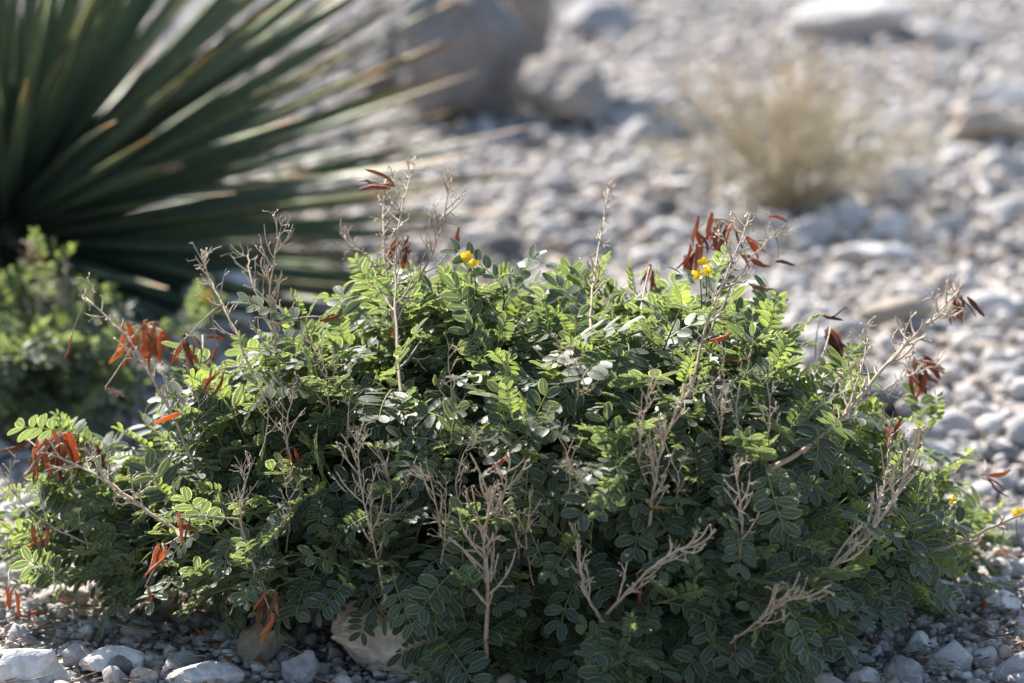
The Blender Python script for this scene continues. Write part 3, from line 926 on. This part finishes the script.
def blade_mesh(seed, dry=0.0):
    rs = random.Random(seed); n = 12
    bend = rs.uniform(-.08, .14); tw = rs.uniform(-1.2, 1.2)
    V, F, A, E = [], [], [], []
    for i in range(n):
        t = i / (n - 1)
        w = .0115 * (1.5 - .5 * min(1, t * 6)) * (1 - t ** 2.2) + .0008
        z = -bend * t * t * .5
        a = tw * t
        th = .0024 * (1 - t) + .0005
        for (yy, zz, e) in ((-1, .28, 1), (0, 0, 0), (1, .28, 1), (0, -th / w, 0)):
            y, z2 = yy * w, zz * w
            V.append((t, y * math.cos(a) - z2 * math.sin(a), z + y * math.sin(a) + z2 * math.cos(a))); A.append(t); E.append(e)
    for i in range(n - 1):
        for j in range(4):
            q, r_ = i * 4 + j, i * 4 + (j + 1) % 4
            F.append((q, r_, r_ + 4, q + 4))
    F.append((0, 1, 2, 3)); F.append(tuple(reversed([(n - 1) * 4 + j for j in range(4)])))
    return mesh_from('blade', np.array(V), F, M_blade, attrs={'along': A, 'edge': E, 'dry': [dry] * len(V)})
BL = [blade_mesh(k) for k in range(10)]; BLD = [blade_mesh(30 + k, .85) for k in range(3)]
sot = empty('sotol', SOTOL)
tag(sot, 'large spiky rosette of long narrow blue-green leaves with brown tips', 'spiky plant')
heart = at(4, 234, SOTOL.y)
tb = Tubes(); tb.tube(bez(SOTOL - Vector((0, 0, .03)), SOTOL.lerp(heart, .5), heart + Vector((0, 0, .06)), 6), .085, .05, 12)
link('trunk', tb.mesh('trunk', M_scrub), sot)
NB = 470
mass_V, mass_F, mass_A, mass_E = [], [], [], []
for k in range(NB):
    f = (k + .5) / NB
    a = k * 2.39996 + random.uniform(-.2, .2)
    e = math.asin(max(-1, min(1, -.20 + 1.15 * f ** 1.15))) + random.uniform(-.09, .09)
    d = Vector((math.cos(a) * math.cos(e), math.sin(a) * math.cos(e), math.sin(e)))
    L = random.uniform(.62, .80) * (1.0 if e > 0 else .85)
    p0 = heart + Vector((d.x * .035, d.y * .035, -.05 + .11 * f))
    # keep drooping blades out of the ground
    if p0.z + d.z * L < SOTOL.z + .02:
        d.z = (SOTOL.z + .02 + random.random() * .03 - p0.z) / L
    up = Vector((0, 0, 1)) if abs(d.z) < .93 else Vector((d.x, d.y, 0)) * -1
    fr = leaf_frame(p0, d, up + rv(.9), 1)
    M_ = fr @ Matrix.Diagonal((L, 1, L if random.random() < .8 else -L * .4, 1)) if False else fr @ Matrix.Diagonal((L, random.uniform(.85, 1.15), 1, 1))
    dead = e < -.05 and random.random() < .22
    face = d.x * .6 - d.y * .5 + random.random() * .35          # blades turned to the open side show largest
    if not dead and (face < .12 or len([c for c in sot.children if c.name.startswith('blade')]) >= 295):
        me = random.choice(BL); b = sum(len(v) for v in mass_V)
        A = np.array(M_); vv = np.array([v.co[:] for v in me.vertices])
        mass_V.append(vv @ A[:3, :3].T + A[:3, 3]); mass_F += [tuple(i + b for i in q.vertices) for q in me.polygons]
        mass_A += [x.value for x in me.attributes['along'].data]; mass_E += [x.value for x in me.attributes['edge'].data]
        continue
    o = link('blade', random.choice(BLD if dead else BL), sot, M_)
    if dead: o['label'] = 'dry brown dead blade'
mo = link('foliage', mesh_from('foliage', np.concatenate(mass_V), mass_F, M_blade, attrs={'along': mass_A, 'edge': mass_E, 'dry': [0.0] * len(mass_A)}), sot)
mo['kind'] = 'stuff'

# ------------------------------------------------------------------ dry shrub up the slope
sc = on_ground(792, 210)
shrub = empty('dry_shrub', sc)
tag(shrub, 'wispy tan and grey-green desert shrub standing alone on the gravel slope', 'shrub')
m, nt, p, out = new_mat('scrub_leaf')
c = ramp(nt, attr(nt, 'along'), [(0, (0.22, 0.28, 0.12)), (.5, (0.38, 0.39, 0.22)), (1, (0.62, 0.50, 0.36))])
nt.links.new(c, p.inputs['Base Color']); p.inputs['Roughness'].default_value = .7
M_sl = m
for k in range(110):
    a = random.uniform(0, 6.283); rr = random.random() ** .6
    hgt = .275 * (1 - .5 * rr * rr) * random.uniform(.5, 1.1)
    P = sc + Vector((math.cos(a) * .29 * rr, math.sin(a) * .22 * rr, hgt))
    o = sc + Vector((math.cos(a) * .03 * rr, math.sin(a) * .03 * rr, 0))
    path = bez(o, o.lerp(P, .5) + Vector((0, 0, .03)) + rv(.015), P, 8)
    tb = Tubes(); tb.tube(path, .0016, .0005, 4, 0, 1)
    lb = Tubes()
    for q in range(16):
        i = random.randint(2, 6); p0 = path[i].lerp(path[i + 1], random.random())
        d = ((path[i + 1] - path[i]).normalized() + rv(.9)).normalized(); l = random.uniform(.02, .055)
        e = p0 + d * l
        tb.tube([p0, p0.lerp(e, .5) + rv(.004), e], .0007, .0004, 3, i / 8, 1, cap=False)
        for z in range(4):
            s = p0.lerp(e, random.random()); w = rv(1).normalized() * .004; x = d * random.uniform(.005, .009)
            h = min(1, (s.z - sc.z) / .26 + random.uniform(-.2, .2))
            lb.tri(s, s + x + w * .5, s + x * 1.6, max(0, h)); 
    st = link('stem', tb.mesh('stem', M_scrub), shrub)
    lf = link('leaves', lb.mesh('leaves', M_sl), st); lf['kind'] = 'stuff'
    lf.matrix_parent_inverse = Matrix.Identity(4)
    st.matrix_parent_inverse = Matrix.Translation(-shrub.location)

# ------------------------------------------------------------------ fallen pods on the gravel
def fallen(n, xr, yr, label, group):
    k = 0
    while k < n:
        px, py = random.uniform(*xr), random.uniform(*yr)
        g = on_ground(px, py)
        if any((g.x - a) ** 2 + (g.y - b) ** 2 < (c * .9) ** 2 for a, b, c in ROCKS): continue
        a = random.uniform(0, 6.28)
        o = pod(None, g + Vector((0, 0, .012)), Vector((math.cos(a), math.sin(a), random.uniform(-.15, .15))), random.uniform(.014, .026), random.random() < .6, 'fallen_pod')
        tag(o, label, 'seed pod', group); k += 1
fallen(26, (930, 1022), (545, 640), 'fallen rust-red seed pod on the gravel beside the shaded end of the bush', 'fallen pods beside the shaded end')
fallen(30, (0, 300), (600, 682), 'fallen rust-red seed pod on the gravel under the sprawling end of the bush', 'fallen pods under the sprawling end')

# ------------------------------------------------------------------ dead leaflets and twig bits shed under the bush
m, nt, p, out = new_mat('litter')
c = ramp(nt, attr(nt, 'along'), [(0, (0.10, 0.06, 0.04)), (.45, (0.22, 0.13, 0.075)), (.75, (0.34, 0.25, 0.16)), (1, (0.42, 0.36, 0.28))])
nt.links.new(c, p.inputs['Base Color']); p.inputs['Roughness'].default_value = .8
lt = Tubes()
for _ in range(2600):
    x = random.uniform(-.75, .72); y = random.gauss(-.18, .22)
    q = Vector((x, y, float(gz(x, y)) + random.uniform(.006, .016)))
    a = random.uniform(0, 6.283); d = Vector((math.cos(a), math.sin(a), random.uniform(-.3, .3))); t = random.random()
    if random.random() < .7:
        l = random.uniform(.006, .016); w = Vector((-d.y, d.x, random.uniform(-.5, .5))) * l * .28; k = len(lt.V)
        b_ = Vector((0, 0, l * .15))
        lt.V += [q, q + d * l * .5 + w + b_, q + d * l, q + d * l * .5 - w + b_]; lt.T += [t] * 4; lt.F += [(k, k + 1, k + 2), (k, k + 2, k + 3)]
    else:
        l = random.uniform(.015, .05)
        lt.tube([q, q + d * l * .5 + rv(.003), q + d * l], .0008, .0006, 3, t, t)
lo = link('leaf_litter', lt.mesh('leaf_litter', m))
tag(lo, 'brown shed leaflets and twig bits strewn under the bush', 'leaf litter', kind='stuff')
